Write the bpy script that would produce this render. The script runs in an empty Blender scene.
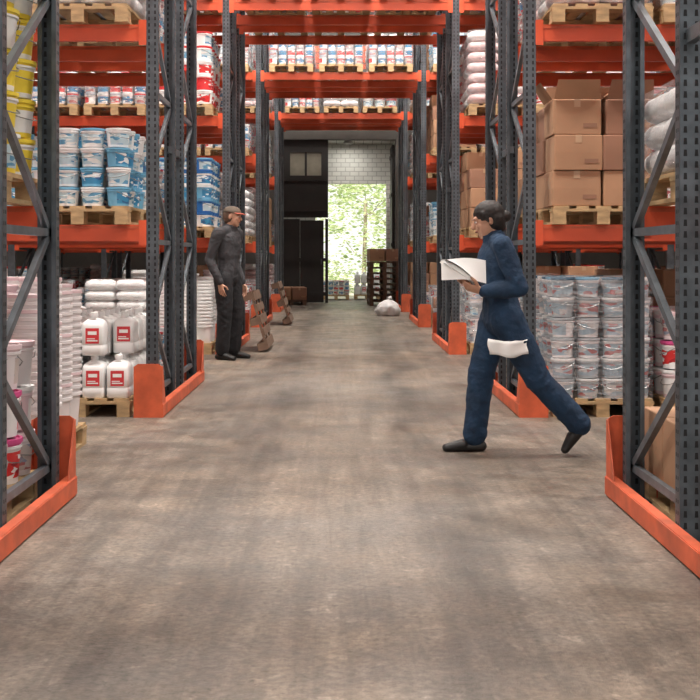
import bpy, math, random
from mathutils import Vector, Matrix, noise
random.seed(7)
scene = bpy.context.scene
COL = scene.collection

# ------------------------------------------------------------------ materials
def new_mat(name):
    m = bpy.data.materials.new(name); m.use_nodes = True
    nt = m.node_tree
    return m, nt, nt.nodes["Principled BSDF"]

def mat(name, col, rough=0.5, metal=0.0, var=0.12, scale=6.0, bump=0.0, bscale=40.0, spec=0.5, stretch=None):
    m, nt, b = new_mat(name)
    b.inputs["Roughness"].default_value = rough
    b.inputs["Metallic"].default_value = metal
    b.inputs["Specular IOR Level"].default_value = spec
    tc = nt.nodes.new("ShaderNodeTexCoord")
    mp = nt.nodes.new("ShaderNodeMapping")
    if stretch: mp.inputs["Scale"].default_value = stretch
    nt.links.new(tc.outputs["Object"], mp.inputs["Vector"])
    n = nt.nodes.new("ShaderNodeTexNoise"); n.inputs["Scale"].default_value = scale
    n.inputs["Detail"].default_value = 5
    nt.links.new(mp.outputs[0], n.inputs["Vector"])
    r = nt.nodes.new("ShaderNodeValToRGB")
    r.color_ramp.elements[0].position = 0.3; r.color_ramp.elements[1].position = 0.7
    r.color_ramp.elements[0].color = tuple(max(0, c*(1-var)) for c in col)+(1,)
    r.color_ramp.elements[1].color = tuple(min(1, c*(1+var)) for c in col)+(1,)
    nt.links.new(n.outputs["Fac"], r.inputs["Fac"])
    nt.links.new(r.outputs["Color"], b.inputs["Base Color"])
    if bump > 0:
        n2 = nt.nodes.new("ShaderNodeTexNoise"); n2.inputs["Scale"].default_value = bscale
        nt.links.new(mp.outputs[0], n2.inputs["Vector"])
        bp = nt.nodes.new("ShaderNodeBump"); bp.inputs["Strength"].default_value = bump
        bp.inputs["Distance"].default_value = 0.02
        nt.links.new(n2.outputs["Fac"], bp.inputs["Height"])
        nt.links.new(bp.outputs["Normal"], b.inputs["Normal"])
    return m

def label_mat(name, c1, c2, c3, scale=28):
    m, nt, b = new_mat(name)
    b.inputs["Roughness"].default_value = 0.4
    tc = nt.nodes.new("ShaderNodeTexCoord")
    mp = nt.nodes.new("ShaderNodeMapping"); mp.inputs["Scale"].default_value = (0.6, 0.6, 1.6)
    n = nt.nodes.new("ShaderNodeTexVoronoi"); n.inputs["Scale"].default_value = scale
    nt.links.new(tc.outputs["Object"], mp.inputs["Vector"]); nt.links.new(mp.outputs[0], n.inputs["Vector"])
    sep = nt.nodes.new("ShaderNodeSeparateColor"); nt.links.new(n.outputs["Color"], sep.inputs[0])
    r = nt.nodes.new("ShaderNodeValToRGB"); r.color_ramp.interpolation = 'CONSTANT'
    e = r.color_ramp.elements
    e[0].position = 0; e[0].color = c1+(1,)
    e[1].position = 0.6; e[1].color = c2+(1,)
    x = e.new(0.83); x.color = c3+(1,)
    nt.links.new(sep.outputs[0], r.inputs["Fac"]); nt.links.new(r.outputs["Color"], b.inputs["Base Color"])
    return m

M = {}
M['steel'] = mat('rack_steel_paint', (0.085,0.10,0.115), 0.4, 0.4, 0.35, 9)
M['steel_lt'] = mat('rack_brace_steel', (0.13,0.15,0.17), 0.4, 0.4, 0.3, 9)
M['hole'] = mat('post_slot_dark', (0.010,0.010,0.012), 0.8)
M['orange'] = mat('rack_orange_paint', (0.70,0.095,0.03), 0.42, 0, 0.15, 3)
M['orange_d'] = mat('guard_orange_paint', (0.58,0.105,0.04), 0.5, 0, 0.28, 6)
M['wood'] = mat('pallet_wood', (0.46,0.31,0.16), 0.75, 0, 0.3, 7, 0.3, 60, stretch=(1,1,4))
M['wood_d'] = mat('pallet_wood_dark', (0.15,0.09,0.06), 0.8, 0, 0.35, 7)
M['white'] = mat('plastic_white', (0.84,0.84,0.84), 0.35, 0, 0.05, 4)
M['milky'] = mat('plastic_milky', (0.76,0.72,0.73), 0.4, 0, 0.08, 4)
M['pinkw'] = mat('plastic_pinkish', (0.80,0.62,0.66), 0.4, 0, 0.1, 4)
M['pink'] = mat('plastic_magenta', (0.62,0.08,0.25), 0.4)
M['red'] = mat('plastic_red', (0.62,0.035,0.04), 0.4)
M['blue'] = mat('plastic_blue', (0.03,0.16,0.45), 0.4)
M['sky'] = mat('plastic_light_blue', (0.16,0.42,0.62), 0.4)
M['dkblue'] = mat('plastic_navy', (0.02,0.11,0.20), 0.4)
M['grey'] = mat('plastic_grey', (0.38,0.41,0.44), 0.45)
M['yellow'] = mat('plastic_yellow', (0.80,0.62,0.06), 0.4)
M['handle'] = mat('handle_wire', (0.3,0.3,0.3), 0.4, 0.7)
M['lab_red'] = label_mat('label_red', (0.70,0.04,0.04), (0.9,0.9,0.9), (0.4,0.02,0.03))
M['lab_blue'] = label_mat('label_blue', (0.05,0.27,0.50), (0.85,0.88,0.9), (0.05,0.14,0.32))
M['lab_beige'] = label_mat('label_beige', (0.60,0.53,0.50), (0.45,0.16,0.16), (0.30,0.35,0.45), 24)
M['lab_mix'] = label_mat('label_mixed', (0.50,0.64,0.70), (0.12,0.32,0.50), (0.8,0.8,0.78), 30)
M['lab_tub'] = label_mat('label_tub', (0.34,0.44,0.52), (0.62,0.60,0.60), (0.42,0.14,0.14), 22)
M['card'] = mat('cardboard', (0.40,0.225,0.13), 0.8, 0, 0.12, 3)
M['card2'] = mat('cardboard_reddish', (0.29,0.15,0.095), 0.8, 0, 0.12, 3)
M['tape'] = mat('packing_tape', (0.47,0.31,0.19), 0.3)
M['paper'] = mat('paper_white', (0.88,0.88,0.87), 0.6, 0, 0.04)
M['sack'] = mat('sack_plastic', (0.70,0.68,0.68), 0.4, 0, 0.15, 5, 0.5, 14)
M['sackp'] = mat('sack_plastic_pink', (0.62,0.44,0.44), 0.4, 0, 0.3, 9, 0.5, 14)
M['black'] = mat('gate_dark_paint', (0.014,0.011,0.010), 0.6, 0, 0.3, 3)
M['rubber'] = mat('shoe_leather', (0.012,0.011,0.011), 0.5)

def wrap_mat():
    m, nt, b = new_mat('stretch_wrap_film')
    b.inputs["Base Color"].default_value = (0.80,0.82,0.86,1); b.inputs["Roughness"].default_value = 0.2
    tr = nt.nodes.new("ShaderNodeBsdfTransparent"); mx = nt.nodes.new("ShaderNodeMixShader")
    tc = nt.nodes.new("ShaderNodeTexCoord"); mp = nt.nodes.new("ShaderNodeMapping"); mp.inputs["Scale"].default_value = (1,1,5)
    n = nt.nodes.new("ShaderNodeTexNoise"); n.inputs["Scale"].default_value = 5; n.inputs["Detail"].default_value = 4
    n.inputs["Distortion"].default_value = 1.0
    nt.links.new(tc.outputs["Object"], mp.inputs[0]); nt.links.new(mp.outputs[0], n.inputs["Vector"])
    bp = nt.nodes.new("ShaderNodeBump"); bp.inputs["Strength"].default_value = 0.8; bp.inputs["Distance"].default_value = 0.04
    nt.links.new(n.outputs["Fac"], bp.inputs["Height"]); nt.links.new(bp.outputs["Normal"], b.inputs["Normal"])
    mr = nt.nodes.new("ShaderNodeMapRange"); mr.inputs[1].default_value = 0.4; mr.inputs[2].default_value = 0.75
    mr.inputs[3].default_value = 0.03; mr.inputs[4].default_value = 0.35
    nt.links.new(n.outputs["Fac"], mr.inputs[0]); nt.links.new(mr.outputs[0], mx.inputs[0])
    nt.links.new(tr.outputs[0], mx.inputs[1]); nt.links.new(b.outputs[0], mx.inputs[2])
    nt.links.new(mx.outputs[0], nt.nodes["Material Output"].inputs["Surface"])
    return m
M['wrap'] = wrap_mat()

def floor_mat():
    m, nt, b = new_mat('concrete_floor')
    N = nt.nodes; L = nt.links
    tc = N.new("ShaderNodeTexCoord")
    def noi(scale, detail, st=(1,1,1), dist=0, off=0):
        mp = N.new("ShaderNodeMapping"); mp.inputs["Scale"].default_value = st; mp.inputs["Location"].default_value=(off,off,0)
        L.new(tc.outputs["Object"], mp.inputs[0])
        n = N.new("ShaderNodeTexNoise"); n.inputs["Scale"].default_value = scale; n.inputs["Detail"].default_value = detail
        n.inputs["Distortion"].default_value = dist; n.inputs["Roughness"].default_value = 0.68
        L.new(mp.outputs[0], n.inputs["Vector"]); return n.outputs["Fac"]
    def mr(x, a, b_, c, d):
        q = N.new("ShaderNodeMapRange"); q.inputs[1].default_value=a; q.inputs[2].default_value=b_; q.inputs[3].default_value=c; q.inputs[4].default_value=d
        L.new(x, q.inputs[0]); return q.outputs[0]
    def math_(op, a, b_=None):
        q = N.new("ShaderNodeMath"); q.operation = op
        for i, v in enumerate((a, b_)):
            if v is None: continue
            if isinstance(v, (int, float)): q.inputs[i].default_value = v
            else: L.new(v, q.inputs[i])
        return q.outputs[0]
    big = mr(noi(0.8, 8, (1,0.6,1), 0.8), 0.3, 0.7, 0.74, 1.25)
    mid = mr(noi(6, 10), 0.32, 0.68, 0.70, 1.28)
    fine = mr(noi(38, 6), 0.34, 0.66, 0.68, 1.3)
    chips = mr(noi(11, 9, (1,1,1), 0.5, 7), 0.58, 0.66, 1.0, 1.5)
    pits = mr(noi(24, 4, (1,1,1), 0.2, 13), 0.30, 0.38, 0.62, 1.0)
    sep = N.new("ShaderNodeSeparateXYZ"); L.new(tc.outputs["Object"], sep.inputs[0])
    wob = mr(noi(0.45, 2, (1,1,1)), 0.2, 0.8, -0.3, 0.3)
    ax = math_('ABSOLUTE', math_('ADD', sep.outputs[0], wob))
    d = math_('ABSOLUTE', math_('SUBTRACT', ax, 0.60))
    band = mr(d, 0.0, 0.26, 1.0, 0.0)
    patch = mr(noi(0.9, 6, (1.4,0.35,1)), 0.36, 0.58, 0.2, 1.0)
    tyre = math_('SUBTRACT', 1.0, math_('MULTIPLY', math_('MULTIPLY', band, patch), 0.58))
    streak = mr(noi(4.0, 7, (2.4,0.15,1), 0.4, 3), 0.38, 0.6, 0.72, 1.1)
    f = math_('MULTIPLY', math_('MULTIPLY', big, mid), math_('MULTIPLY', fine, tyre))
    f = math_('MULTIPLY', math_('MULTIPLY', f, chips), math_('MULTIPLY', streak, pits))
    rgb = N.new("ShaderNodeMix"); rgb.data_type = 'RGBA'
    rgb.inputs[6].default_value = (0.150,0.128,0.110,1); rgb.inputs[7].default_value = (0.200,0.155,0.118,1)
    L.new(mr(noi(1.7, 7), 0.35, 0.65, 0, 1), rgb.inputs[0])
    vm = N.new("ShaderNodeVectorMath"); vm.operation = 'SCALE'
    L.new(rgb.outputs[2], vm.inputs[0]); L.new(f, vm.inputs[3])
    L.new(vm.outputs[0], b.inputs["Base Color"])
    L.new(mr(noi(3, 7), 0.3, 0.7, 0.34, 0.62), b.inputs["Roughness"])
    bp = N.new("ShaderNodeBump"); bp.inputs["Strength"].default_value = 0.4; bp.inputs["Distance"].default_value = 0.01
    L.new(noi(35, 8), bp.inputs["Height"]); L.new(bp.outputs[0], b.inputs["Normal"])
    return m

def brick_mat():
    m, nt, b = new_mat('white_painted_brick')
    tc = nt.nodes.new("ShaderNodeTexCoord"); mp = nt.nodes.new("ShaderNodeMapping")
    mp.inputs["Rotation"].default_value = (math.radians(90), 0, 0)
    br = nt.nodes.new("ShaderNodeTexBrick"); br.inputs["Scale"].default_value = 1
    br.inputs["Brick Width"].default_value = 0.26; br.inputs["Row Height"].default_value = 0.13; br.inputs["Mortar Size"].default_value = 0.010
    br.inputs["Color1"].default_value = (0.80,0.81,0.76,1); br.inputs["Color2"].default_value = (0.70,0.71,0.67,1); br.inputs["Mortar"].default_value = (0.45,0.45,0.42,1)
    nt.links.new(tc.outputs["Object"], mp.inputs[0]); nt.links.new(mp.outputs[0], br.inputs["Vector"])
    nt.links.new(br.outputs["Color"], b.inputs["Base Color"]); b.inputs["Roughness"].default_value = 0.7
    return m
M['brick'] = brick_mat()
M['plaster'] = mat('wall_plaster', (0.13,0.12,0.11), 0.85, 0, 0.2, 1.5)
M['ceil'] = mat('ceiling_panels', (0.28,0.27,0.26), 0.8, 0, 0.1, 1.0)

# ------------------------------------------------------------------ mesh builder
class MB:
    def __init__(s): s.v=[]; s.f=[]; s.m=[]; s.mats=[]
    def mi(s, k):
        if k not in s.mats: s.mats.append(k)
        return s.mats.index(k)
    def add(s, vs, fs, k, T=None):
        o=len(s.v); i=s.mi(k)
        s.v += [tuple(T@Vector(p)) for p in vs] if T is not None else [tuple(p) for p in vs]
        for f in fs: s.f.append(tuple(o+q for q in f)); s.m.append(i)
    def box(s, c, d, k, T=None):
        x,y,z=c; a,b,e=d[0]/2,d[1]/2,d[2]/2
        vs=[(x+i*a,y+j*b,z+l*e) for l in(-1,1) for j in(-1,1) for i in(-1,1)]
        s.add(vs,[(0,2,3,1),(4,5,7,6),(0,1,5,4),(2,6,7,3),(0,4,6,2),(1,3,7,5)],k,T)
    def bar(s, p1, p2, w, t, k, side=(1,0,0)):
        p1=Vector(p1);p2=Vector(p2);d=(p2-p1).normalized();a=Vector(side);a=(a-d*a.dot(d)).normalized();b=d.cross(a)
        vs=[p+a*i*w/2+b*j*t/2 for p in(p1,p2) for j in(-1,1) for i in(-1,1)]
        s.add(vs,[(0,2,3,1),(4,5,7,6),(0,1,5,4),(2,6,7,3),(0,4,6,2),(1,3,7,5)],k)
    def lathe(s, prof, n, c, k, rot=0, label=None, capb=True, capt=True):
        vs=[];o=len(s.v)
        for r,z,_ in prof:
            for i in range(n):
                a=rot+2*math.pi*i/n; vs.append((c[0]+r*math.cos(a),c[1]+r*math.sin(a),c[2]+z))
        s.v+=vs
        for j in range(len(prof)-1):
            for i in range(n):
                kk=prof[j][2]
                if label and j==label[0] and (i%n) in label[2]: kk=label[1]
                i2=(i+1)%n
                s.f.append((o+j*n+i,o+j*n+i2,o+(j+1)*n+i2,o+(j+1)*n+i)); s.m.append(s.mi(kk))
        if capt:
            s.f.append(tuple(o+(len(prof)-1)*n+i for i in range(n))); s.m.append(s.mi(prof[-1][2]))
        if capb:
            s.f.append(tuple(o+i for i in reversed(range(n)))); s.m.append(s.mi(prof[0][2]))
    def rings(s, rings, k, capb=True, capt=True):
        o=len(s.v); n=len(rings[0])
        for r in rings: s.v+=[tuple(p) for p in r]
        i_=s.mi(k)
        for j in range(len(rings)-1):
            for i in range(n):
                i2=(i+1)%n; s.f.append((o+j*n+i,o+j*n+i2,o+(j+1)*n+i2,o+(j+1)*n+i)); s.m.append(i_)
        if capt: s.f.append(tuple(o+(len(rings)-1)*n+i for i in range(n))); s.m.append(i_)
        if capb: s.f.append(tuple(o+i for i in reversed(range(n)))); s.m.append(i_)
    def tube(s, pts, r, k, n=6):
        pts=[Vector(p) for p in pts]; rs=[]
        for i,p in enumerate(pts):
            d=(pts[min(i+1,len(pts)-1)]-pts[max(i-1,0)]).normalized()
            up=Vector((0,0,1)) if abs(d.z)<0.9 else Vector((1,0,0))
            a=d.cross(up).normalized(); b=a.cross(d)
            rs.append([p+(a*math.cos(t)+b*math.sin(t))*r for t in [2*math.pi*q/n for q in range(n)]])
        s.rings(rs,k)
    def swept(s, p1, r1, p2, r2, k, lat=None, kx=1.0, n=16, h=4):
        p1=Vector(p1);p2=Vector(p2);d=(p2-p1).normalized()
        a=Vector(lat) if lat is not None else (Vector((1,0,0)) if abs(d.x)<0.8 else Vector((0,1,0)))
        a=(a-d*a.dot(d)).normalized(); b=d.cross(a); rs=[]
        for p,r,rng in ((p1,r1,[-88+i*88/h for i in range(h+1)]),(p2,r2,[i*88/h for i in range(h+1)])):
            for th in rng:
                t=math.radians(th); c=p+d*r*math.sin(t); rr=r*math.cos(t)
                rs.append([c+a*math.cos(q)*rr*kx+b*math.sin(q)*rr for q in [2*math.pi*w/n for w in range(n)]])
        s.rings(rs,k)
    def ellip(s, c, ax, k, n=18, h=10):
        c=Vector(c);a,b,u=[Vector(x) for x in ax]; rs=[]
        for i in range(h+1):
            t=math.radians(-88+176*i/h)
            rs.append([c+u*math.sin(t)+(a*math.cos(q)+b*math.sin(q))*math.cos(t) for q in [2*math.pi*w/n for w in range(n)]])
        s.rings(rs,k)
    def mesh(s, name, smooth=False):
        me=bpy.data.meshes.new(name); me.from_pydata(s.v,[],s.f)
        for k in s.mats: me.materials.append(M[k])
        me.polygons.foreach_set('material_index', s.m)
        if smooth: me.polygons.foreach_set('use_smooth',[True]*len(me.polygons))
        me.update(); return me

def obj(name, me, loc=(0,0,0), rot=(0,0,0), parent=None):
    o=bpy.data.objects.new(name, me); o.location=loc; o.rotation_euler=rot; COL.objects.link(o)
    if parent: o.parent=parent
    return o

def smooth_angle(me, ang=35):
    me.polygons.foreach_set('use_smooth',[True]*len(me.polygons))
    try: me.set_sharp_from_angle(angle=math.radians(ang))
    except Exception: pass

# ------------------------------------------------------------------ room
def simple_box(name, c, d, k):
    b=MB(); b.box((0,0,0),d,k); return obj(name,b.mesh(name),c)
M['floor']=floor_mat()
WB=32.0
simple_box('floor',(0,12.75,-0.1),(26,42.5,0.2),'floor')
simple_box('ceiling',(0,12.1,9.1),(26,40.2,0.2),'ceil')
simple_box('wall_left',(-13.1,12.1,4.5),(0.2,40.2,9),'plaster')
simple_box('wall_right',(13.1,12.1,4.5),(0.2,40.2,9),'plaster')
GL,GR,GT=-1.78,1.52,4.55
b=MB()
b.box(((-13+GL)/2,0,4.5),(GL+13,0.3,9),'plaster'); b.box(((13+GR)/2,0,4.5),(13-GR,0.3,9),'plaster')
b.box(((GL+GR)/2,0,(9+GT)/2),(GR-GL,0.3,9-GT),'plaster')
obj('wall_back',b.mesh('wall_back'),(0,WB+0.15,0))
# porch behind the gate: white brick with the outside opening
b=MB(); Y2=1.35
OL,OR,OT=-0.75,1.32,3.42
b.box(((GL+OL)/2,Y2,2.3),(OL-GL,0.25,4.6),'brick'); b.box(((GR+OR)/2,Y2,2.3),(GR-OR,0.25,4.6),'brick')
b.box(((OL+OR)/2,Y2,(4.6+OT)/2),(OR-OL,0.25,4.6-OT),'brick')
b.box((GL-0.1,0.7,2.3),(0.2,1.5,4.6),'brick'); b.box((GR+0.1,0.7,2.3),(0.2,1.5,4.6),'brick')
b.box(((GL+GR)/2,0.7,4.7),(GR-GL+0.4,1.5,0.2),'brick')
obj('wall_porch',b.mesh('wall_porch'),(0,WB+0.3,0))
# dark gate leaf (closed half) with glazing and wicket door gap
b=MB(); x0,x1=GL,-0.36; t=0.08
wz0,wz1=3.55,4.2
b.box(((x0+x1)/2,0,(GT+wz1)/2),(x1-x0,t,GT-wz1),'black')
b.box(((x0+x1)/2,0,(2.36+wz0)/2+0.01),(x1-x0,t,wz0-2.36-0.02),'black')
b.box(((x0-1.42)/2,0,(wz0+wz1)/2),(-1.42-x0,t,wz1-wz0),'black')
b.box(((x1-0.55)/2,0,(wz0+wz1)/2),(x1+0.55,t,wz1-wz0),'black')
b.box((-0.98,0,(wz0+wz1)/2),(0.06,t,wz1-wz0),'black')
b.box(((x0-1.15)/2,0,1.17),(-1.15-x0,t,2.34),'black')
b.box(((-1.14-0.485)/2,0,1.155),(0.655,t*0.8,2.29),'black')
b.box((-0.40,0,1.17),(0.08,t,2.34),'black')
for z in (0.25,1.2,2.6,3.45): b.box(((x0+x1)/2,-0.055,z),(x1-x0-0.1,0.03,0.1),'black')
b.box((-0.55,-0.07,1.15),(0.03,0.05,0.16),'steel')
M['glass']=mat('dusty_glass',(0.26,0.24,0.19),0.3)
b.box((-0.985,0.02,(wz0+wz1)/2),(0.87,0.01,wz1-wz0),'glass')
obj('door_1',b.mesh('door_1'),(0,WB+0.12,0))
b=MB(); b.box((0,0.55,2.2),(0.07,1.1,4.4),'black')
for z in (0.3,1.6,3.0,4.1): b.box((-0.045,0.55,z),(0.03,1.0,0.1),'black')
obj('door_2',b.mesh('door_2'),(GR-0.06,WB+0.22,0.02))
# outdoor ground
M['ground']=mat('outdoor_gravel',(0.45,0.42,0.36),0.9,0,0.25,3,0.3)
simple_box('ground',(0,59,-0.12),(60,50,0.2),'ground')

# trees outside
M['bark']=mat('bark',(0.30,0.25,0.18),0.9,0,0.3,8)
def leaf_mat(name,c):
    m, nt, b = new_mat(name); b.inputs["Base Color"].default_value=c+(1,); b.inputs["Roughness"].default_value=0.5
    tl=nt.nodes.new("ShaderNodeBsdfTranslucent"); tl.inputs[0].default_value=(min(1,c[0]*1.3),min(1,c[1]*1.3),c[2],1)
    mx=nt.nodes.new("ShaderNodeMixShader"); mx.inputs[0].default_value=0.5
    nt.links.new(b.outputs[0],mx.inputs[1]); nt.links.new(tl.outputs[0],mx.inputs[2]); nt.links.new(mx.outputs[0],nt.nodes["Material Output"].inputs["Surface"])
    return m
M['leaf1']=leaf_mat('leaf_light',(0.56,0.64,0.42)); M['leaf2']=leaf_mat('leaf_mid',(0.34,0.44,0.24))
def tree(loc,hgt,rad,n,seed):
    rnd=random.Random(seed); b=MB()
    b.swept((0,0,0),0.10,(0.1,0,hgt*0.5),0.06,'bark',n=8)
    for i in range(12):
        a=rnd.uniform(0,6.28); z=rnd.uniform(0.15,0.7)*hgt; L=rad*rnd.uniform(.5,1)
        b.tube([(0,0,z),(math.cos(a)*L*.5,math.sin(a)*L*.5,z+.3),(math.cos(a)*L,math.sin(a)*L,z+.8)],0.015,'bark',5)
    cl=[(rnd.gauss(0,rad*.55),rnd.gauss(0,rad*.5),rnd.uniform(0.02,1)*hgt) for _ in range(60)]
    for i in range(n):
        c=rnd.choice(cl); p=Vector((c[0]+rnd.gauss(0,.28),c[1]+rnd.gauss(0,.28),max(.1,c[2]+rnd.gauss(0,.28))))
        s=rnd.uniform(.05,.12)
        R=Matrix.Rotation(rnd.uniform(0,6.28),3,'Z')@Matrix.Rotation(rnd.uniform(-1.2,1.2),3,'X')
        vs=[p+R@Vector(q)*s for q in((-1,0,0),(0,-.55,.1),(1,0,0),(0,.55,.1))]
        b.add(vs,[(0,1,2,3)],'leaf1' if rnd.random()<.65 else 'leaf2')
    obj('deciduous_tree',b.mesh('deciduous_tree'),loc)
tree((-1.6,40,0),6.5,1.9,5000,1); tree((2.4,41.5,0),6.0,1.8,5000,2); tree((0.9,46,0),7,2.4,5000,3); tree((-4.5,44,0),7,2.2,2500,4); tree((5.2,44,0),7,2.2,2500,5)

# ------------------------------------------------------------------ racks
AX=1.5
POSTY=[0.035,0.965,1.485,2.415]
LEV=[1.45,3.04,4.55,6.1]
BAYX=[AX,AX+2.8,AX+5.6]
def rack_mesh(holes=True):
    b=MB(); H=7.2
    for sx in (-1,1):
        for ib,bx in enumerate(BAYX):
            X=sx*bx
            for ip,py in enumerate(POSTY):
                o=-1 if ip%2==0 else 1
                web=py+o*0.033
                b.box((X,web,H/2),(0.095,0.004,H),'steel')
                for q in(-1,1):
                    b.box((X+q*0.0455,py,H/2),(0.004,0.066,H),'steel')
                    b.box((X+q*0.036,py-o*0.033,H/2),(0.022,0.004,H),'steel')
                b.box((X,py,0.006),(0.15,0.13,0.012),'steel')
                if ib==0:
                    z=0.1; vs=[];fs=[]
                    while z<H-0.05:
                        for q in(-0.024,0.024):
                            for yy in (web-0.0032,web+0.0032):
                                k=len(vs); vs+=[(X+q-.008,yy,z-.013),(X+q+.008,yy,z-.013),(X+q+.006,yy,z+.015),(X+q-.006,yy,z+.015)]; fs.append((k,k+1,k+2,k+3))
                        xx=X-sx*0.0485
                        for yo in (-0.012,0.014):
                            k=len(vs); vs+=[(xx,py+yo-.005,z-.008),(xx,py+yo+.005,z-.008),(xx,py+yo+.005,z+.009),(xx,py+yo-.005,z+.009)]; fs.append((k,k+1,k+2,k+3))
                        z+=0.05
                    b.add(vs,fs,'hole')
            for (ya,yb) in ((POSTY[0],POSTY[1]),(POSTY[2],POSTY[3])):
                z=0.18; i=0
                b.bar((X,ya,z),(X,yb,z),0.03,0.04,'steel_lt')
                while z<H-0.8:
                    z2=z+0.6
                    if i%2==0: b.bar((X,ya,z2),(X,yb,z),0.03,0.04,'steel_lt')
                    else: b.bar((X,ya,z),(X,yb,z2),0.03,0.04,'steel_lt')
                    if i%2==1: b.bar((X,ya,z2),(X,yb,z2),0.03,0.04,'steel_lt')
                    z=z2; i+=1
            for z in (2.2,4.4,6.4): b.bar((X,POSTY[1],z),(X,POSTY[2],z),0.04,0.06,'steel_lt')
    spans=[(-BAYX[1],-BAYX[0],0),(-BAYX[2],-BAYX[1],0),(BAYX[0],BAYX[1],0),(BAYX[1],BAYX[2],0),(-AX,AX,2)]
    for xa,xb,l0 in spans:
        for z in LEV[l0:]:
            for ip,py in enumerate(POSTY):
                o=-1 if ip%2==0 else 1
                yb_=py+o*0.004
                b.box(((xa+xb)/2,yb_,z),(xb-xa-0.1,0.05,0.13),'orange')
                b.box(((xa+xb)/2,yb_-0.027,z+0.045),(xb-xa-0.1,0.004,0.02),'orange_d')
                for x,s in((xa,1),(xb,-1)):
                    b.box((x+s*0.075,py+o*0.040,z),(0.06,0.006,0.2),'orange')
    return b.mesh('pallet_rack')
RM=rack_mesh()
ROWS=[3.48,9.13,15.0,20.85,26.7]
for y in ROWS: obj('pallet_rack',RM,(0,y,0))

def guard_mesh(sx):
    b=MB(); X=-sx*0.10
    L=2.45+0.26
    b.box((X,L/2-0.13,0.055),(0.02,L,0.09),'orange_d')
    b.box((X+sx*0.03,L/2-0.13,0.012),(0.07,L,0.014),'orange_d')
    b.box((X+sx*0.02,L/2-0.13,0.099),(0.05,L,0.010),'orange_d')
    W=0.22
    for y,s in((-0.13,1),(2.58,-1)):
        pr=[(X,0),(X+sx*W,0),(X+sx*W,0.40),(X+sx*(W-.03),0.42),(X+sx*0.03,0.42),(X,0.40)]
        n=len(pr); vs=[(p,y,z) for p,z in pr]+[(p,y+s*.008,z) for p,z in pr]
        b.add(vs,[tuple(range(n)),tuple(range(2*n-1,n-1,-1))]+[(i,(i+1)%n,n+(i+1)%n,n+i) for i in range(n)],'orange_d')
        for xx in (X,X+sx*W):
            pr=[(0,0),(.17,0),(.17,.10),(.03,.40),(0,.40)]
            n=len(pr); vs=[(xx-.003,y+s*p,z) for p,z in pr]+[(xx+.003,y+s*p,z) for p,z in pr]
            b.add(vs,[tuple(range(n)),tuple(range(2*n-1,n-1,-1))]+[(i,(i+1)%n,n+(i+1)%n,n+i) for i in range(n)],'orange_d')
        b.lathe([(0.014,0,'steel'),(0.014,0.014,'steel')],6,(X+sx*0.05,y+s*0.1,0.016),'steel')
    return b.mesh('rack_end_guard')
GM={-1:guard_mesh(-1),1:guard_mesh(1)}
for y in ROWS:
    for sx in(-1,1): obj('rack_end_guard',GM[sx],(sx*AX,y,0))

# ------------------------------------------------------------------ pallets & loads
def pallet_mesh(k='wood'):
    b=MB(); W,D=0.8,1.2
    for i in range(5): b.box((-W/2+0.07+i*(W-0.14)/4,0,0.133),(0.12 if i%2==0 else 0.095,D,0.021),k)
    for j in(-1,0,1): b.box((0,j*(D/2-0.07),0.111),(W,0.14,0.022),k)
    for i in(-1,0,1):
        for j in(-1,0,1): b.box((i*(W/2-0.055),j*(D/2-0.07),0.061),(0.10,0.14,0.078),k)
        b.box((i*(W/2-0.055),0,0.011),(0.1,D,0.022),k)
    return b.mesh('wooden_pallet')
PM=pallet_mesh(); PMD=pallet_mesh('wood_d')

def pail(b,c,r,h,body,lid,lab,rot,n=16):
    p=[(r*.86,0,body),(r*.88,h*.12,body),(r*.96,h*.68,body),(r*.97,h*.74,body),(r*1.03,h*.75,body),(r*1.03,h*.80,body),(r*.98,h*.81,lid),(r*1.0,h*.85,lid),(r*1.06,h*.86,lid),(r*1.06,h*.95,lid),(r*.94,h*.955,lid),(r*.92,h*.93,lid)]
    b.lathe(p,n,c,body,rot,label=(1,lab,range(0,int(n*.55))) if lab else None)
    pts=[]
    for i in range(7):
        a=rot+math.pi*(i/6)
        pts.append((c[0]+r*1.07*math.cos(a),c[1]+r*1.07*math.sin(a),c[2]+h*(.72-.28*math.sin(math.pi*i/6))))
    b.tube(pts,0.003,'handle',4)

def wrapbox(b,w,d,z0,z1,seed):
    rings=[];n=40
    for j in range(9):
        z=z0+(z1-z0)*j/8; rg=[]
        for i in range(n):
            a=2*math.pi*i/n; ca,sa=math.cos(a),math.sin(a)
            x=math.copysign(abs(ca)**.28,ca)*w/2; y=math.copysign(abs(sa)**.28,sa)*d/2
            e=1+0.02*noise.noise(Vector((x*4+seed,y*4,z*5)))
            if j==8: e*=0.97
            rg.append((x*e,y*e,z))
        rings.append(rg)
    b.rings(rings,'wrap',capb=False,capt=True)

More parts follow.
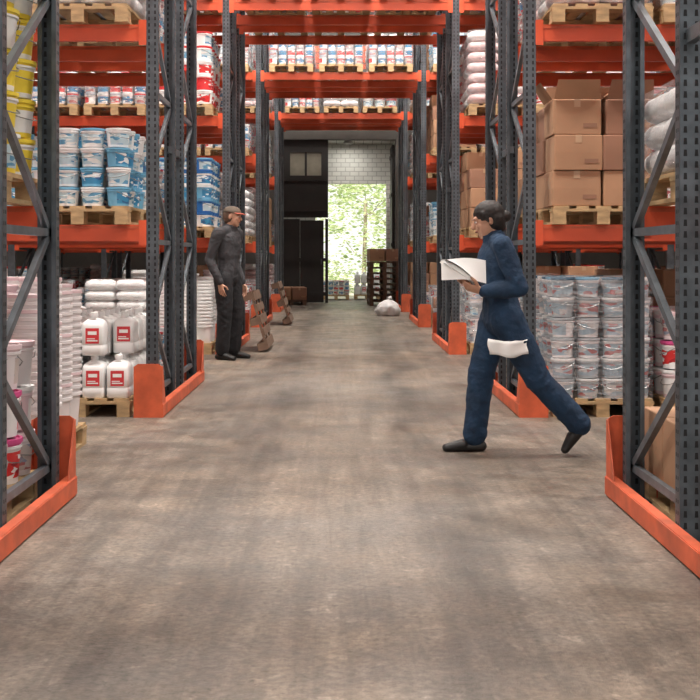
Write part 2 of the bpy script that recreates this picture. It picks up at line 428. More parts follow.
def pail_load(name,nx,ny,nz,r,h,bodies,lids,labs,seed,wrap=False,topmiss=0.0,bylayer=False,top=None):
    rnd=random.Random(seed); b=MB(); W,D=0.8,1.2
    px=W/nx; py=D/ny
    for k in range(nz):
        bl=rnd.randrange(len(bodies))
        for j in range(ny):
            for i in range(nx):
                if 0<i<nx-1 and 0<j<ny-1 and k<nz-1: continue
                if k==nz-1 and rnd.random()<topmiss: continue
                q=bl if bylayer else rnd.randrange(len(bodies))
                rot=-math.pi/2-math.pi*.55+rnd.uniform(-.5,.5) if j<ny/2 else math.pi/2-math.pi*.55+rnd.uniform(-.5,.5)
                if i in(0,nx-1) and rnd.random()<.6: rot+= (math.pi/2 if i==nx-1 else -math.pi/2)*(1 if j<ny/2 else -1)
                lid=lids[q%len(lids)]
                if top and k==nz-1: lid=top[(i+j)%len(top)]
                pail(b,(-W/2+px*(i+.5)+rnd.uniform(-.004,.004),-D/2+py*(j+.5)+rnd.uniform(-.006,.006),k*h),r,h,bodies[q],lid,labs[q%len(labs)],rot)
    if wrap: wrapbox(b,W+.06,D+.06,0.0,nz*h+.01,seed)
    me=b.mesh(name); smooth_angle(me,40); return me

def rrect(w,d,z,cx=0,cy=0,n=20,e=.35):
    out=[]
    for i in range(n):
        a=2*math.pi*(i+.5)/n; ca,sa=math.cos(a),math.sin(a)
        out.append((cx+math.copysign(abs(ca)**e,ca)*w/2,cy+math.copysign(abs(sa)**e,sa)*d/2,z))
    return out
def jerrycan(b,c,w,d,h,lab):
    x,y,z=c
    def R(w_,d_,z_,dx=0,dy=0,e=.26): return rrect(w_,d_,z+z_,x+dx,y+dy,24,e)
    b.rings([R(w*.92,d*.92,0),R(w,d,.010),R(w,d,h*.22),R(w*.975,d*.975,h*.235),R(w*.975,d*.975,h*.25),R(w,d,h*.265),R(w,d,h*.66),R(w*.97,d*.95,h*.72),R(w*.84,d*.78,h*.78),R(w*.62,d*.60,h*.82,0,0,.4),R(w*.34,d*.34,h*.86,0,-d*.16,.7)],'white')
    b.lathe([(0.026,0,'white'),(0.026,.016,'white'),(0.032,.016,'cap'),(0.032,.044,'cap'),(0.024,.047,'cap')],12,(x,y-d*.16,z+h*.85),'white')
    b.tube([(x,y-d*.05,z+h*.82),(x,y+d*.0,z+h*.955),(x,y+d*.2,z+h*.97),(x,y+d*.36,z+h*.90),(x,y+d*.42,z+h*.72)],0.015,'white',8)
    if lab:
        for s in(-1,1):
            yy=y+s*(d/2+.0015)
            vs=[(x-w*.3,yy,z+h*.28),(x+w*.3,yy,z+h*.28),(x+w*.3,yy,z+h*.63),(x-w*.3,yy,z+h*.63)]
            b.add(vs,[(0,1,2,3)],lab)
            for (za,zb,xa,xb) in ((.33,.36,-.24,.24),(.38,.40,-.24,.12),(.48,.56,-.2,.2)):
                vs=[(x+w*xa,yy+s*.001,z+h*za),(x+w*xb,yy+s*.001,z+h*za),(x+w*xb,yy+s*.001,z+h*zb),(x+w*xa,yy+s*.001,z+h*zb)]
                b.add(vs,[(0,1,2,3)],'paper')
M['cap']=M['white']
M['labr']=mat('jerrycan_red_label',(0.62,0.04,0.05),0.4)
def jerry_load(nx,ny,nz,seed,frac=.5,rowh=.335):
    rnd=random.Random(seed); b=MB()
    for k in range(nz):
        for j in range(ny):
            for i in range(nx):
                if k==nz-1 and rnd.random()<.08: continue
                jerrycan(b,(-.4+.8/nx*(i+.5)+rnd.uniform(-.006,.006),-.6+1.2/ny*(j+.5)+rnd.uniform(-.006,.006),k*rowh),.8/nx*.88,1.2/ny*.84,.345,'labr' if rnd.random()<frac else None)
    me=b.mesh('jerrycan_stack'); smooth_angle(me,50); return me

def nested_load(nx,ny,hgt,seed,lidk,body='milky'):
    rnd=random.Random(seed); b=MB(); r=.8/nx/2*.97
    for j in range(ny):
        for i in range(nx):
            cx=-.4+.8/nx*(i+.5); cy=-.6+1.2/ny*(j+.5)
            z=.2; top=hgt*rnd.uniform(.85,1.0)
            bd=rnd.choice([body,body,'white','pinkw'])
            prof=[(r*.78,0,bd),(r*.9,.2,bd)]
            while z<top:
                kk=lidk if rnd.random()<.12 else bd
                prof+=[(r*.93,z,kk),(r,z+.004,kk),(r,z+.022,bd),(r*.91,z+.025,bd)]; z+=.045
            prof+=[(r,z,lidk),(r,z+.02,lidk),(r*.88,z+.021,bd),(r*.86,z+.01,bd)]
            b.lathe(prof,18,(cx,cy,0),bd)
    me=b.mesh('nested_bucket_stack'); smooth_angle(me,30); return me

def carton(b,c,d,k,openf=False,T=None):
    x,y,z=c; w,dd,h=d; g=.004
    e=.006
    rings=[rrect(w-g-e,dd-g-e,z,x,y,16,.08),rrect(w-g,dd-g,z+e,x,y,16,.08),rrect(w-g+.004,dd-g+.004,z+h*.5,x,y,16,.08),rrect(w-g,dd-g,z+h-e,x,y,16,.08),rrect(w-g-e,dd-g-e,z+h-.001,x,y,16,.08)]
    b.rings(rings,k,capt=not openf)
    for s in(-1,1):
        b.add([(x-.025,y+s*(dd/2+.001),z+h*.78),(x+.025,y+s*(dd/2+.001),z+h*.78),(x+.025,y+s*(dd/2+.001),z+h),(x-.025,y+s*(dd/2+.001),z+h)],[(0,1,2,3)],'tape')
        b.add([(x+w*.12,y+s*(dd/2+.0012),z+h*.2),(x+w*.4,y+s*(dd/2+.0012),z+h*.2),(x+w*.4,y+s*(dd/2+.0012),z+h*.32),(x+w*.12,y+s*(dd/2+.0012),z+h*.32)],[(0,1,2,3)],'card2' if k=='card' else 'card')
    if openf:
        fl=min(w,dd)*.42
        b.box((x,y,z+h*.8),(w*.9,dd*.9,.004),'card2')
        for s,a in((-1,.5),(1,.25)):
            b.add([(x-w/2+.01,y+s*dd/2,z+h),(x+w/2-.01,y+s*dd/2,z+h),(x+w/2-.03,y+s*(dd/2+fl*math.sin(a)),z+h+fl*math.cos(a)),(x-w/2+.03,y+s*(dd/2+fl*math.sin(a)),z+h+fl*math.cos(a))],[(0,1,2,3)],k)
            a2=.6 if s<0 else .9
            b.add([(x+s*w/2,y-dd/2+.01,z+h),(x+s*w/2,y+dd/2-.01,z+h),(x+s*(w/2+fl*math.sin(a2)),y+dd/2-.03,z+h+fl*math.cos(a2)),(x+s*(w/2+fl*math.sin(a2)),y-dd/2+.03,z+h+fl*math.cos(a2))],[(0,1,2,3)],k)
def carton_load(seed,nz=3,h=.28,openf=True,nx=2,ny=3,ragged=False):
    rnd=random.Random(seed); b=MB()
    for k in range(nz):
        for j in range(ny):
            for i in range(nx):
                if ragged and k==nz-1 and rnd.random()<.5: continue
                carton(b,(-.4+.8/nx*(i+.5)+rnd.uniform(-.012,.012),-.6+1.2/ny*(j+.5)+rnd.uniform(-.01,.01),k*h),(.8/nx-.012,1.2/ny-.01,h-.003),rnd.choice(['card','card','card2']),openf and k==nz-1 and i+j*nx in(0,1,3))
    return b.mesh('cardboard_box_stack')
def sack_load(seed,nz=6,k='sack',wrap=True):
    rnd=random.Random(seed); b=MB()
    for l in range(nz):
        for j in range(3):
            for i in range(2):
                cx=-.2+.4*i+rnd.uniform(-.01,.01); cy=-.4+.4*j; h=.15
                rings=[]
                for q in range(7):
                    t=-1+2*q/6; s=(1-abs(t)**3*.35)
                    rings.append(rrect(.41*s,.41*s,l*.135+h/2+t*h/2,cx,cy,18,.4))
                b.rings(rings,rnd.choice([k,k,'white']))
    if wrap: wrapbox(b,.86,1.26,0,nz*.135+.02,seed)
    me=b.mesh('sack_stack'); smooth_angle(me,60); return me
def mixed_load(seed):
    rnd=random.Random(seed); b=MB()
    for k in range(3):
        for i in range(3):
            for j in range(4):
                x=-.27+.27*i; y=-.45+.3*j; z=k*.2
                q=rnd.random()
                if k==2 and q<.35: continue
                if q<.45: carton(b,(x,y,z),(.255,.29,.196),rnd.choice(['card','card2','white','sackp','grey']))
                else: pail(b,(x,y,z),.122,.198,rnd.choice(['white','red','milky','white']),rnd.choice(['white','red','grey','pink']),rnd.choice(['lab_red','lab_mix','lab_beige']),-math.pi/2-math.pi*.55+rnd.uniform(-.6,.6))
    wrapbox(b,.87,1.27,0,.61,seed)
    me=b.mesh('mixed_goods_stack'); smooth_angle(me,40); return me

L={}
L['bluepail']=pail_load('paint_pail_stack',4,6,4,.094,.155,['white','white','sky','white'],['white','sky','sky','white'],['lab_mix','lab_mix','lab_blue','lab_mix'],1,topmiss=.15)
L['redpail']=pail_load('paint_pail_stack',3,5,5,.115,.19,['white','white','red'],['white','red','white'],['lab_red','lab_mix','lab_red'],2,wrap=False,bylayer=True)
L['bluepail2']=pail_load('paint_pail_stack',3,5,5,.115,.18,['white','sky','blue'],['blue','white','sky'],['lab_blue','lab_blue','lab_mix'],3,bylayer=True)
L['tubs']=pail_load('tub_stack',4,6,5,.093,.175,['milky','white','grey'],['grey','white','grey'],['lab_beige','lab_tub','lab_mix'],4,wrap=True)
L['tubstop']=pail_load('tub_stack',4,6,6,.09,.16,['milky','grey','milky'],['grey','white','grey'],['lab_tub','lab_tub','lab_tub'],14,wrap=True,topmiss=.1,top=['dkblue','sky','dkblue','white'])
L['yellow']=pail_load('yellow_bucket_stack',3,4,6,.13,.2,['yellow','white','yellow'],['white','yellow','yellow'],['lab_mix','yellow','white'],5,bylayer=False)
L['smallpail']=pail_load('paint_pail_stack',5,7,3,.077,.14,['white','milky','grey'],['grey','white','red'],['lab_red','lab_blue','lab_beige'],6,wrap=True)
L['pinkpail']=pail_load('paint_pail_stack',3,5,3,.12,.23,['white','pinkw','milky'],['pink','white','pinkw'],['lab_red','white','lab_beige'],8)
L['jerry']=jerry_load(4,5,2,1)
L['nested']=nested_load(3,4,1.0,3,'pinkw')
L['nested2']=nested_load(3,4,.9,4,'white')
L['carton']=carton_load(1)
L['carton2']=carton_load(2,4,.25,False,2,3,True)
L['carton3']=carton_load(3,1,.33,False,2,3)
L['sacks']=sack_load(1,6); L['sackp']=sack_load(2,7,'sackp'); L['sacks3']=sack_load(4,3)
L['mixed']=mixed_load(5); L['mixed2']=mixed_load(9)
def put(kind,x,y,z,rz=0,dark=False):
    obj('wooden_pallet',PMD if dark else PM,(x,y,z),(0,0,rz))
    me=L[kind]; obj(me.name.split('.')[0],me,(x,y,z+.1445),(0,0,rz))

OV={
 (1,-1,0,0,0,0):'jerry',(1,-1,0,0,1,0):'jerry',(1,-1,0,0,0,1):'bluepail',(1,-1,0,0,1,1):'bluepail',(1,-1,0,0,0,2):'sacks',(1,-1,0,0,1,2):'mixed',
 (1,-1,1,0,0,0):'smallpail',(1,-1,1,0,1,0):'jerry',(1,-1,1,0,0,1):'smallpail',(1,-1,1,0,1,1):'smallpail',(1,-1,1,0,0,2):'smallpail',
 (1,1,0,0,0,0):'tubstop',(1,1,0,0,1,0):'pinkpail',(1,1,0,0,0,1):'carton',(1,1,0,0,1,1):'mixed2',(1,1,0,0,0,2):'sackp',(1,1,0,0,1,2):'mixed',
 (1,1,1,0,0,0):'tubs',(1,1,1,0,0,1):'carton3',(1,1,1,0,1,1):'smallpail',
 (0,-1,1,0,0,1):'yellow',(0,-1,1,0,0,0):'pinkpail',(0,1,1,0,0,0):'carton3',(0,1,1,0,0,1):'sacks3',
 (2,-1,0,0,0,1):'bluepail2',(2,-1,0,0,0,2):'redpail',(2,-1,0,0,0,0):'nested2',
 (2,1,0,0,0,1):'carton2',(2,1,0,0,0,2):'sackp',(2,1,0,0,0,0):'tubs',
 (2,-1,0,0,1,2):'smallpail',(2,-1,0,0,2,2):'smallpail',(2,1,0,0,1,2):'mixed2',(2,1,0,0,2,2):'mixed',
}
kinds=['redpail','mixed','smallpail','tubs','mixed2','sackp','carton2','bluepail','smallpail','sacks']
rnd=random.Random(11)
for r,y0 in enumerate(ROWS):
    for sx in(-1,1):
        for k in(0,1):
            for bay in(0,1):
                for s in range(3):
                    for lv in range(5):
                        x=sx*(AX+.56+.88*s+2.8*bay); y=y0+(.5 if k==0 else 1.95)
                        z=0 if lv==0 else LEV[lv-1]+.066
                        if abs(x)-.5>.31*y+1.0: continue
                        if z>1.25+.235*y+.7: continue
                        kk=OV.get((r,sx,k,bay,s,lv))
                        c=rnd.choice(kinds)
                        if kk is None:
                            if r==0: continue
                            kk=c
                        if r==0 and s==0: x=sx*(AX+.47)
                        put(kk,x,y,z,rnd.uniform(-.02,.02))
    if r>=2:
        for k in(0,1):
            for s in(-1,0,1):
                if LEV[2]>1.25+.235*y0+.6: continue
                put('smallpail' if r==3 and k==0 else rnd.choice(['smallpail','sacks','mixed']),s*.9,y0+(.5 if k==0 else 1.95),LEV[2]+.066)

# free-standing floor goods in the forklift aisle, left
put('nested',-2.10,7.15,0,.02); put('nested2',-3.05,7.2,0,-.02)
# end-of-aisle goods
def pallet_stack(n,loc,rz):
    e=bpy.data.objects.new('pallet_stack',None); COL.objects.link(e); e.location=loc; e.rotation_euler=(0,0,rz)
    for i in range(n): obj('pallet_%d'%(i+1),PMD,(0,0,i*.145),(0,0,random.uniform(-.03,.03)),e)
pallet_stack(8,(1.12,30.6,0),.05)
obj('cardboard_box_stack',L['carton3'],(1.12,30.6,1.165),(0,0,.05))
put('carton2',2.05,30.3,0,0,True)
put('smallpail',-.15,35.2,0); put('jerry',.8,35.4,0)
put('sacks',-2.4,30.6,0,.1)
put('carton3',-1.35,30.9,0,.08,True)
# leaning pallets, left
def lean(x,y,ang,rz=0,dark=False):
    o=obj('wooden_pallet',PMD if dark else PM)
    R=Matrix.Rotation(rz,4,'Z')@Matrix.Rotation(math.radians(ang),4,'Y')
    o.matrix_world=Matrix.Translation((x,y,.40*math.sin(math.radians(ang))+.004))@R
lean(-1.20,15.85,74,0,True)
lean(-1.18,21.9,72,0,True)
# white plastic refuse sack on the floor
b=MB(); rs=[]
for j in range(13):
    t=j/12; z=.36*t; rr=.27*(math.sin(math.pi*min(1,.22+.78*t))**.6)*(1-.15*t)+.01
    rs.append([((rr*(1+.22*noise.noise(Vector((math.cos(a)*2.5,math.sin(a)*2.5,z*9)))))*math.cos(a), rr*(1+.22*noise.noise(Vector((math.cos(a)*2.5,math.sin(a)*2.5,z*9+9))))*math.sin(a), z) for a in [2*math.pi*i/30 for i in range(30)]])
b.rings(rs,'sack'); b.tube([(0,0,.33),(.02,0,.38),(.07,.02,.40)],.035,'sack')
obj('plastic_sack',b.mesh('plastic_sack',True),(1.02,24.9,0))

# ------------------------------------------------------------------ people
def remeshed(name,mb,voxel,it,k,parent,fold=0,fs=8):
    me=mb.mesh('tmp'); o=obj('tmp',me)
    md=o.modifiers.new('r','REMESH'); md.mode='VOXEL'; md.voxel_size=voxel
    if it:
        sm=o.modifiers.new('s','SMOOTH'); sm.iterations=it; sm.factor=.5
    dg=bpy.context.evaluated_depsgraph_get(); dg.update()
    m2=bpy.data.meshes.new_from_object(o.evaluated_get(dg)); m2.name=name
    bpy.data.objects.remove(o)
    if fold:
        m2.update()
        nv=[v.normal.copy() for v in m2.vertices]
        for v,n in zip(m2.vertices,nv):
            p=v.co
            w=noise.noise(Vector((p.x*4,p.y*4,p.z*4)))*1.5
            q=noise.noise(Vector((p.x*fs+w,p.y*fs,p.z*fs*.8+w)))
            r=1-abs(noise.noise(Vector((p.x*fs*1.3+5+w,p.y*fs*1.3,p.z*fs*1.5+w))))*3
            v.co=p+n*fold*(q*.8+max(0,r)*.6)
    m2.materials.clear(); m2.materials.append(M[k])
    for p in m2.polygons: p.use_smooth=True; p.material_index=0
    return obj(name,m2,parent=parent)

def hand(name,wr,d,nrm,side,curl,k,parent,s=1.0):
    d=Vector(d).normalized(); n=Vector(nrm); n=(n-d*n.dot(d)).normalized(); sd=d.cross(n)
    if sd.dot(Vector(side))<0: sd=-sd
    wr=Vector(wr); b=MB()
    b.swept(wr-d*.03,.024*s,wr+d*.01,.022*s,k,lat=sd,kx=1.2,n=12)
    b.swept(wr+d*.015*s,.016*s,wr+d*.075*s,.015*s,k,lat=sd,kx=2.3,n=14)
    for i,(off,ln) in enumerate(((.029,.070),(.0095,.078),(-.0105,.073),(-.029,.057))):
        p=wr+d*(.082-.004*abs(i-1.2))*s+sd*off*s; dirv=(d+sd*off*1.5).normalized(); r=.0085*s; ax=sd
        c=curl*(.9+.12*i)
        for seg,f in enumerate((.45,.32,.25)):
            c2=c*(.6,1,.9)[seg]
            dirv=(Matrix.Rotation(c2,3,ax)@dirv)
            if seg==0 and (dirv-d).dot(n)<0 :
                ax=-ax; dirv=(Matrix.Rotation(2*c2,3,ax)@dirv)
            q=p+dirv*ln*f*s; b.swept(p,r,q,r*.9,k,n=10,h=3); p=q; r*=.9
    p=wr+d*.025*s+sd*.026*s+n*.004; q=p+(d*.6+sd*.75+n*.35).normalized()*.042*s; w=q+(d*.9+sd*.15+n*.5).normalized()*.034*s
    b.swept(p,.0125*s,q,.0105*s,k,n=10,h=3); b.swept(q,.0105*s,w,.0085*s,k,n=10,h=3)
    return remeshed(name,b,.0036,2,k,parent)

def human(name,base,yaw,J,cl,skin,hair,cap,visor,scale=1,headpitch=0,headyaw=0,trous=None,hands=None):
    e=bpy.data.objects.new(name,None); COL.objects.link(e)
    fx,fy=math.cos(yaw),math.sin(yaw)
    F=Vector((fx,fy,0)); Lf=Vector((-fy,fx,0)); U=Vector((0,0,1))
    def W(p): return Vector((base[0],base[1],0))+(F*p[0]+Lf*p[1]+U*p[2])*scale
    S=scale
    P={k:W(v) for k,v in J.items()}
    b=MB(); k=cl
    lean=(P['neck']-P['pelvis'])
    def on(t): return P['pelvis']+lean*t
    Ls=(P['shL']-P['shR']).normalized(); Lh=(P['hipL']-P['hipR']).normalized()
    b.swept(on(.0)-U*.01,.118*S,on(.16),.112*S,k,lat=Lh,kx=1.38)
    b.swept(on(.16),.106*S,on(.45),.106*S,k,lat=Lh,kx=1.3)
    b.swept(on(.45),.113*S,on(.76),.116*S,k,lat=Ls,kx=1.42)
    b.swept(P['shL']-Ls*.02,.066*S,P['shR']+Ls*.02,.066*S,k)
    for s in'LR': b.swept(on(.98),.062*S,P['sh'+s]-U*.0,.06*S,k)
    b.swept(on(.9),.075*S,on(1.03),.064*S,k)
    for s in'LR':
        b.swept(P['sh'+s],.067*S,P['el'+s],.052*S,k)
        m=P['el'+s].lerp(P['wr'+s],.35)
        b.swept(P['el'+s],.053*S,m,.053*S,k); b.swept(m,.053*S,P['wr'+s],.040*S,k)
    if trous:
        remeshed('jacket',b,.0095*S,4,k,e,.008,9); b=MB(); k=trous
        b.swept(on(.0)-U*.02,.118*S,on(.13),.112*S,k,lat=Lh,kx=1.36)
    for s in'LR':
        hp,kn,an=P['hip'+s],P['knee'+s],P['ank'+s]
        b.swept(hp,.110*S,hp.lerp(kn,.5),.098*S,k); b.swept(hp.lerp(kn,.5),.098*S,kn,.082*S,k)
        b.swept(kn,.082*S,kn.lerp(an,.4),.080*S,k); b.swept(kn.lerp(an,.4),.080*S,an,.076*S,k)
    remeshed('trousers' if trous else 'coverall',b,.0095*S,4,k,e,.008,7)
    c=MB(); ax=(P['head']-P['neck']).normalized()
    a=Ls; bb=ax.cross(a).normalized(); rs=[]
    for (hh,rr) in((-.03,.082),(.03,.070),(.04,.072),(.025,.062),(-.02,.060)):
        rs.append([P['neck']+ax*hh*S+(a*math.cos(q)*1.05+bb*math.sin(q))*rr*S for q in[2*math.pi*w/20 for w in range(20)]])
    c.rings(rs,cl,False,False); obj('collar',c.mesh('collar',True),parent=e)
    for s in'LR':
        c=MB(); hl,to=P['heel'+s],P['toe'+s]; d=(to-hl).normalized(); lat=Lf
        up=d.cross(lat); up=up if up.z>0 else -up
        c.swept(hl+up*.035*S,.034*S,to-d*.03*S+up*.024*S,.026*S,'rubber',lat=lat,kx=1.4)
        c.swept(hl.lerp(to,.45)+up*.045*S,.036*S,hl.lerp(to,.8)+up*.03*S,.026*S,'rubber',lat=lat,kx=1.35)
        c.swept(hl+up*.05*S+d*.02,.040*S,P['ank'+s]+U*.01,.043*S,'rubber')
        remeshed('shoe_'+s.lower(),c,.006,2,'rubber',e)
    hc=P['head']
    R=Matrix.Rotation(headyaw,3,'Z')
    hl=(R@Lf); hf=(R@F); R2=Matrix.Rotation(headpitch,3,hl); hf=R2@hf; hu=R2@U
    s_=S
    c=MB()
    c.swept(P['neck']-ax*.03,.057*s_,hc-hu*.05*s_-hf*.015*s_,.052*s_,skin)
    c.ellip(hc+hu*.022*s_-hf*.012*s_,(hl*.074*s_,hf*.094*s_,hu*.090*s_),skin)
    c.ellip(hc-hu*.035*s_+hf*.018*s_,(hl*.060*s_,hf*.070*s_,hu*.078*s_),skin)
    c.ellip(hc-hu*.088*s_+hf*.052*s_,(hl*.028*s_,hf*.026*s_,hu*.022*s_),skin)
    c.swept(hc+hu*.012*s_+hf*.082*s_,.010*s_,hc-hu*.022*s_+hf*.100*s_,.014*s_,skin)
    c.swept(hc+hl*.04*s_+hu*.028*s_+hf*.076*s_,.010*s_,hc-hl*.04*s_+hu*.028*s_+hf*.076*s_,.010*s_,skin)
    for q in(-1,1):
        c.ellip(hc+hl*q*.074*s_-hf*.012*s_-hu*.004*s_,(hl*.010*s_,hf*.017*s_,hu*.031*s_),skin)
        c.ellip(hc+hl*q*.035*s_-hu*.022*s_+hf*.062*s_,(hl*.02*s_,hf*.02*s_,hu*.02*s_),skin)
    remeshed('head',c,.0055,2,skin,e)
    c=MB()
    for q in(-1,1):
        c.ellip(hc+hl*q*.031*s_+hu*.008*s_+hf*.077*s_,(hl*.012*s_,hf*.008*s_,hu*.006*s_),'eyew',10,6)
        c.ellip(hc+hl*q*.031*s_+hu*.008*s_+hf*.083*s_,(hl*.005*s_,hf*.003*s_,hu*.005*s_),'hole',8,6)
        c.ellip(hc+hl*q*.033*s_+hu*.028*s_+hf*.083*s_,(hl*.018*s_,hf*.005*s_,hu*.0028*s_),hair,10,6)
    c.ellip(hc-hu*.052*s_+hf*.086*s_,(hl*.024*s_,hf*.008*s_,hu*.007*s_),'lip',12,6)
    obj('face_features',c.mesh('face_features',True),parent=e)
    c=MB()
    if cap:
        c.ellip(hc+hu*.012*s_-hf*.034*s_,(hl*.080*s_,hf*.082*s_,hu*.098*s_),hair)
        c.ellip(hc-hu*.03*s_-hf*.05*s_,(hl*.066*s_,hf*.05*s_,hu*.062*s_),hair)
        remeshed('hair',c,.006,1,hair,e,.004,40)
    else:
        c.ellip(hc+hu*.040*s_-hf*.022*s_,(hl*.086*s_,hf*.100*s_,hu*.086*s_),hair)
        c.ellip(hc+hu*.0*s_-hf*.045*s_,(hl*.084*s_,hf*.072*s_,hu*.095*s_),hair)
        c.ellip(hc-hu*.055*s_-hf*.062*s_,(hl*.055*s_,hf*.045*s_,hu*.05*s_),hair)
        c.ellip(hc-hu*.005*s_-hf*.122*s_,(hl*.036*s_,hf*.034*s_,hu*.038*s_),hair)
        for q in(-1,1): c.swept(hc+hl*q*.068*s_+hu*.05*s_+hf*.022*s_,.016*s_,hc+hl*q*.072*s_-hu*.01*s_-hf*.004*s_,.010*s_,hair)
        remeshed('hair',c,.0055,2,hair,e,.002,45)
    if cap:
        rs=[]
        for th in(2,12,25,40,55,70,86):
            t=math.radians(th); rs.append([hc+hu*(.040+.078*math.sin(t))*s_-hf*.012*s_+(hl*math.cos(q)*.086+hf*math.sin(q)*.106)*math.cos(t)**.8*s_ for q in[2*math.pi*w/24 for w in range(24)]])
        c=MB(); c.rings(rs,cap)
        vs=[];fs=[];n=9
        for z in(0,.004):
            for j in range(2):
                for i in range(n):
                    a=math.radians(-62+124*i/(n-1)); ext=0 if j==0 else .065*math.cos(a*1.35)
                    vs.append(hc+hu*(.046+z-.012*j)*s_-hf*.012*s_+(hl*math.sin(a)*(.086)+hf*(math.cos(a)*.106+ext))*s_)
        for i in range(n-1):
            fs+=[(i,i+1,n+i+1,n+i),(2*n+i,3*n+i,3*n+i+1,2*n+i+1),(n+i,n+i+1,3*n+i+1,3*n+i)]
        c.add(vs,fs,visor)
        obj('cap',c.mesh('cap',True),parent=e)
    for (s,d,nr,sd,cu) in hands:
        dd=F*d[0]+Lf*d[1]+U*d[2]; nn=F*nr[0]+Lf*nr[1]+U*nr[2]; ss=F*sd[0]+Lf*sd[1]+U*sd[2]
        hand('hand_'+s.lower(),P['wr'+s]+dd.normalized()*.02,dd,nn,ss,cu,skin,e,S)
    return e,W,P

M['navy']=mat('navy_cloth',(0.008,0.030,0.070),0.85,0,0.3,8,0.5,25)
M['grey_cloth']=mat('charcoal_cloth',(0.036,0.035,0.040),0.85,0,0.3,10,0.4,30)
M['blk_cloth']=mat('black_cloth',(0.012,0.012,0.015),0.85,0,0.3,10,0.4,30)
M['skin']=mat('skin_tone',(0.50,0.27,0.18),0.5,0,0.08,20)
M['lip']=mat('lips',(0.38,0.14,0.11),0.5)
M['eyew']=mat('eye_white',(0.7,0.68,0.66),0.3)
M['hair']=mat('hair_dark',(0.014,0.010,0.009),0.6,0,0.3,60)
M['hairg']=mat('hair_brown',(0.10,0.06,0.04),0.6,0,0.3,60)
M['cap_br']=mat('cap_cloth_brown',(0.10,0.075,0.055),0.8)
M['cap_vis']=mat('cap_visor_red',(0.35,0.07,0.04),0.7)

# walking woman: forward = -X
JW={'pelvis':(0,0,.87),'neck':(.05,0,1.375),'head':(.095,0,1.49),
 'hipL':(-.02,.09,.86),'hipR':(.02,-.09,.86),
 'kneeL':(-.21,.09,.49),'ankL':(-.475,.085,.20),'heelL':(-.535,.085,.17),'toeL':(-.385,.085,.0),
 'kneeR':(.125,-.085,.49),'ankR':(.165,-.08,.11),'heelR':(.12,-.08,.0),'toeR':(.38,-.08,.0),
 'shL':(.02,.165,1.325),'elL':(-.08,.215,1.06),'wrL':(.13,.145,1.04),
 'shR':(.04,-.165,1.325),'elR':(-.02,-.22,1.07),'wrR':(.16,-.12,1.085)}
e,W,P=human('walking_warehouse_worker',(1.03,7.36),math.pi,JW,'navy','skin','hair',None,None,1.0,.28,0,None,
   [('L',(1,-.15,.25),(-.1,-.6,.8),(0,-.3,1),.55),('R',(1,.15,.25),(-.1,.6,.8),(0,.3,1),.55)])
b=MB()
for i in range(4):
    n=8; vs=[];fs=[]
    for u in range(n+1):
        for v in range(2):
            t=u/n; f=.19+.19*t; z=1.10+.13*t+.02*math.sin(t*3)+.0035*i; l=.15-.29*v+.01*i
            vs.append(W((f,l,z)))
    for u in range(n): fs.append((2*u,2*u+1,2*u+3,2*u+2))
    b.add(vs,fs,'paper')
vs=[W((.175,.155,1.088)),W((.175,-.15,1.088)),W((.385,-.15,1.225)),W((.385,.155,1.225))]
b.add(vs+[p-Vector((0,0,.006)) for p in vs],[(0,1,2,3),(7,6,5,4),(0,3,7,4),(1,5,6,2),(3,2,6,7),(0,4,5,1)],'paper')
vs=[];fs=[]
for u in range(7):
    t=u/6
    for v in range(7):
        q=v/6; vs.append(W((.12+.28*t,.155-.03*q,1.09+.03*t+.145*q+.012*math.sin(t*4)-.02*t*q)))
for u in range(6):
    for v in range(6): k=u*7+v; fs.append((k,k+1,k+8,k+7))
b.add(vs,fs,'paper')
obj('paper_sheets',b.mesh('paper_sheets',True),parent=e)
# folded white cloth hanging from the hip pocket
b=MB(); vs=[];fs=[]
for u in range(13):
    t=u/12; f=.105-.235*t
    for v in range(6):
        q=v/5
        vs.append(W((f+.006*math.sin(q*5),.210+.006*math.sin(t*12+q*2)-.10*abs(t-.5)**1.5,.745-.095*q-.014*math.sin(t*3)+.006*math.sin(t*9)*q)))
for u in range(12):
    for v in range(5): k=u*6+v; fs.append((k,k+1,k+7,k+6))
b.add(vs,fs,'paper')
o=obj('white_cloth',b.mesh('white_cloth',True),parent=e); md=o.modifiers.new('t','SOLIDIFY'); md.thickness=.03; md.offset=0

JS={'pelvis':(0,0,.93),'neck':(.03,0,1.47),'head':(.065,0,1.60),
 'hipL':(0,.09,.91),'hipR':(0,-.09,.91),
 'kneeL':(.03,.12,.50),'ankL':(-.01,.13,.11),'heelL':(-.06,.13,0),'toeL':(.2,.16,0),
 'kneeR':(.03,-.11,.50),'ankR':(.0,-.12,.11),'heelR':(-.05,-.12,0),'toeR':(.21,-.16,0),
 'shL':(.0,.2,1.41),'elL':(-.07,.24,1.11),'wrL':(.05,.22,.86),
 'shR':(.0,-.2,1.41),'elR':(-.09,-.24,1.12),'wrR':(.04,-.22,.87)}
human('standing_warehouse_worker',(-1.40,14.25),math.radians(-28),JS,'grey_cloth','skin','hairg','cap_br','cap_vis',1.10,.1,.3,'blk_cloth',
   [('L',(.2,0,-1),(0,-1,0),(1,0,0),.35),('R',(.2,0,-1),(0,1,0),(1,0,0),.35)])

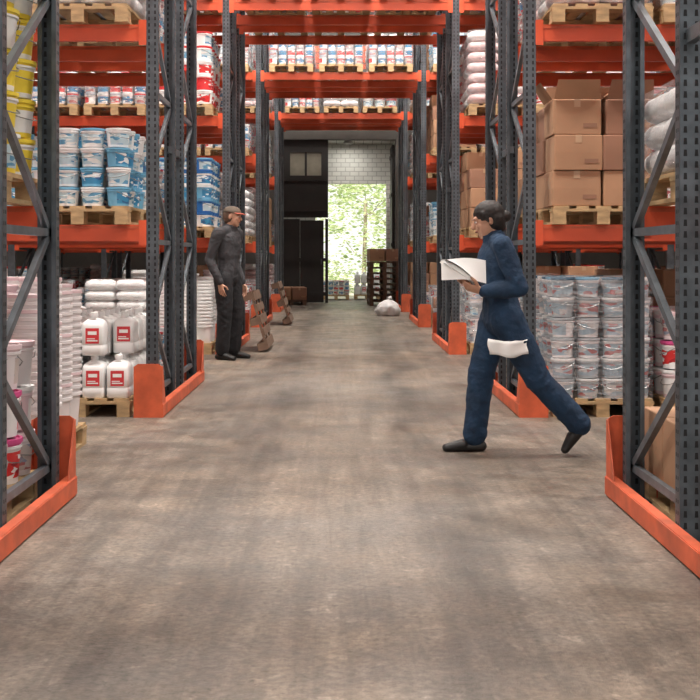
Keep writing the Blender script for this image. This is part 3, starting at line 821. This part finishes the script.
# ------------------------------------------------------------------ lights
def area(name,loc,sx,sy,power,col=(1,.945,.87)):
    d=bpy.data.lights.new(name,'AREA'); d.shape='RECTANGLE'; d.size=sx; d.size_y=sy; d.energy=power; d.color=col
    o=bpy.data.objects.new(name,d); o.location=loc; COL.objects.link(o); return o
M['added_lamp_body']=mat('added_lamp_housing',(0.6,0.6,0.6),0.4,.3)
for y,p in((-2.5,240),(1.0,110),(7.55,480),(13.3,520),(19.2,500),(25.1,420),(30.6,120)):  # unseen lamps with housings, added overhead to light the goods and floor
    for x in(-5.2,0,5.2):
        b=MB(); b.box((0,0,.06),(3.2,.9,.08),'added_lamp_body'); b.box((0,-.44,0),(3.2,.03,.1),'added_lamp_body'); b.box((0,.44,0),(3.2,.03,.1),'added_lamp_body')
        for q in(-1,1): b.bar((q*1.2,0,.1),(q*1.2,0,.7),.02,.02,'steel')
        obj('added_ceiling_lamp',b.mesh('added_ceiling_lamp'),(x,y,8.3))
        area('added_ceiling_light',(x,y,8.3),3.0,.8,p)
b=MB(); b.lathe([(.12,0,'added_lamp_body'),(.14,.03,'added_lamp_body'),(.10,.09,'added_lamp_body')],16,(0,0,0),'added_lamp_body'); obj('added_porch_lamp',b.mesh('added_porch_lamp'),(.2,WB+.75,4.5))  # added lamp with no known source, brightens the porch brick
area('porch_fill_light',(.2,WB+.75,4.48),.3,.3,16)
sd=bpy.data.lights.new('sun','SUN'); sd.energy=9; sd.angle=.02; sd.color=(1,.96,.88)
so=bpy.data.objects.new('sun',sd); so.rotation_euler=(math.radians(38),0,math.radians(-25)); so.location=(0,-5,30); COL.objects.link(so)
w=bpy.data.worlds.new('world'); scene.world=w; w.use_nodes=True
bg=w.node_tree.nodes['Background']; bg.inputs[0].default_value=(1,.985,.95,1); bg.inputs[1].default_value=1.15

# ------------------------------------------------------------------ camera
cd=bpy.data.cameras.new('camera'); cd.sensor_width=36; cd.lens=1150/700*36; cd.shift_x=9/700; cd.shift_y=-92/700
cd.clip_end=200
co=bpy.data.objects.new('camera',cd); co.location=(0,0,1.25); co.rotation_euler=(math.radians(90),0,0); COL.objects.link(co)
scene.camera=co
scene.view_settings.view_transform='Standard'; scene.view_settings.look='None'; scene.view_settings.exposure=0.0
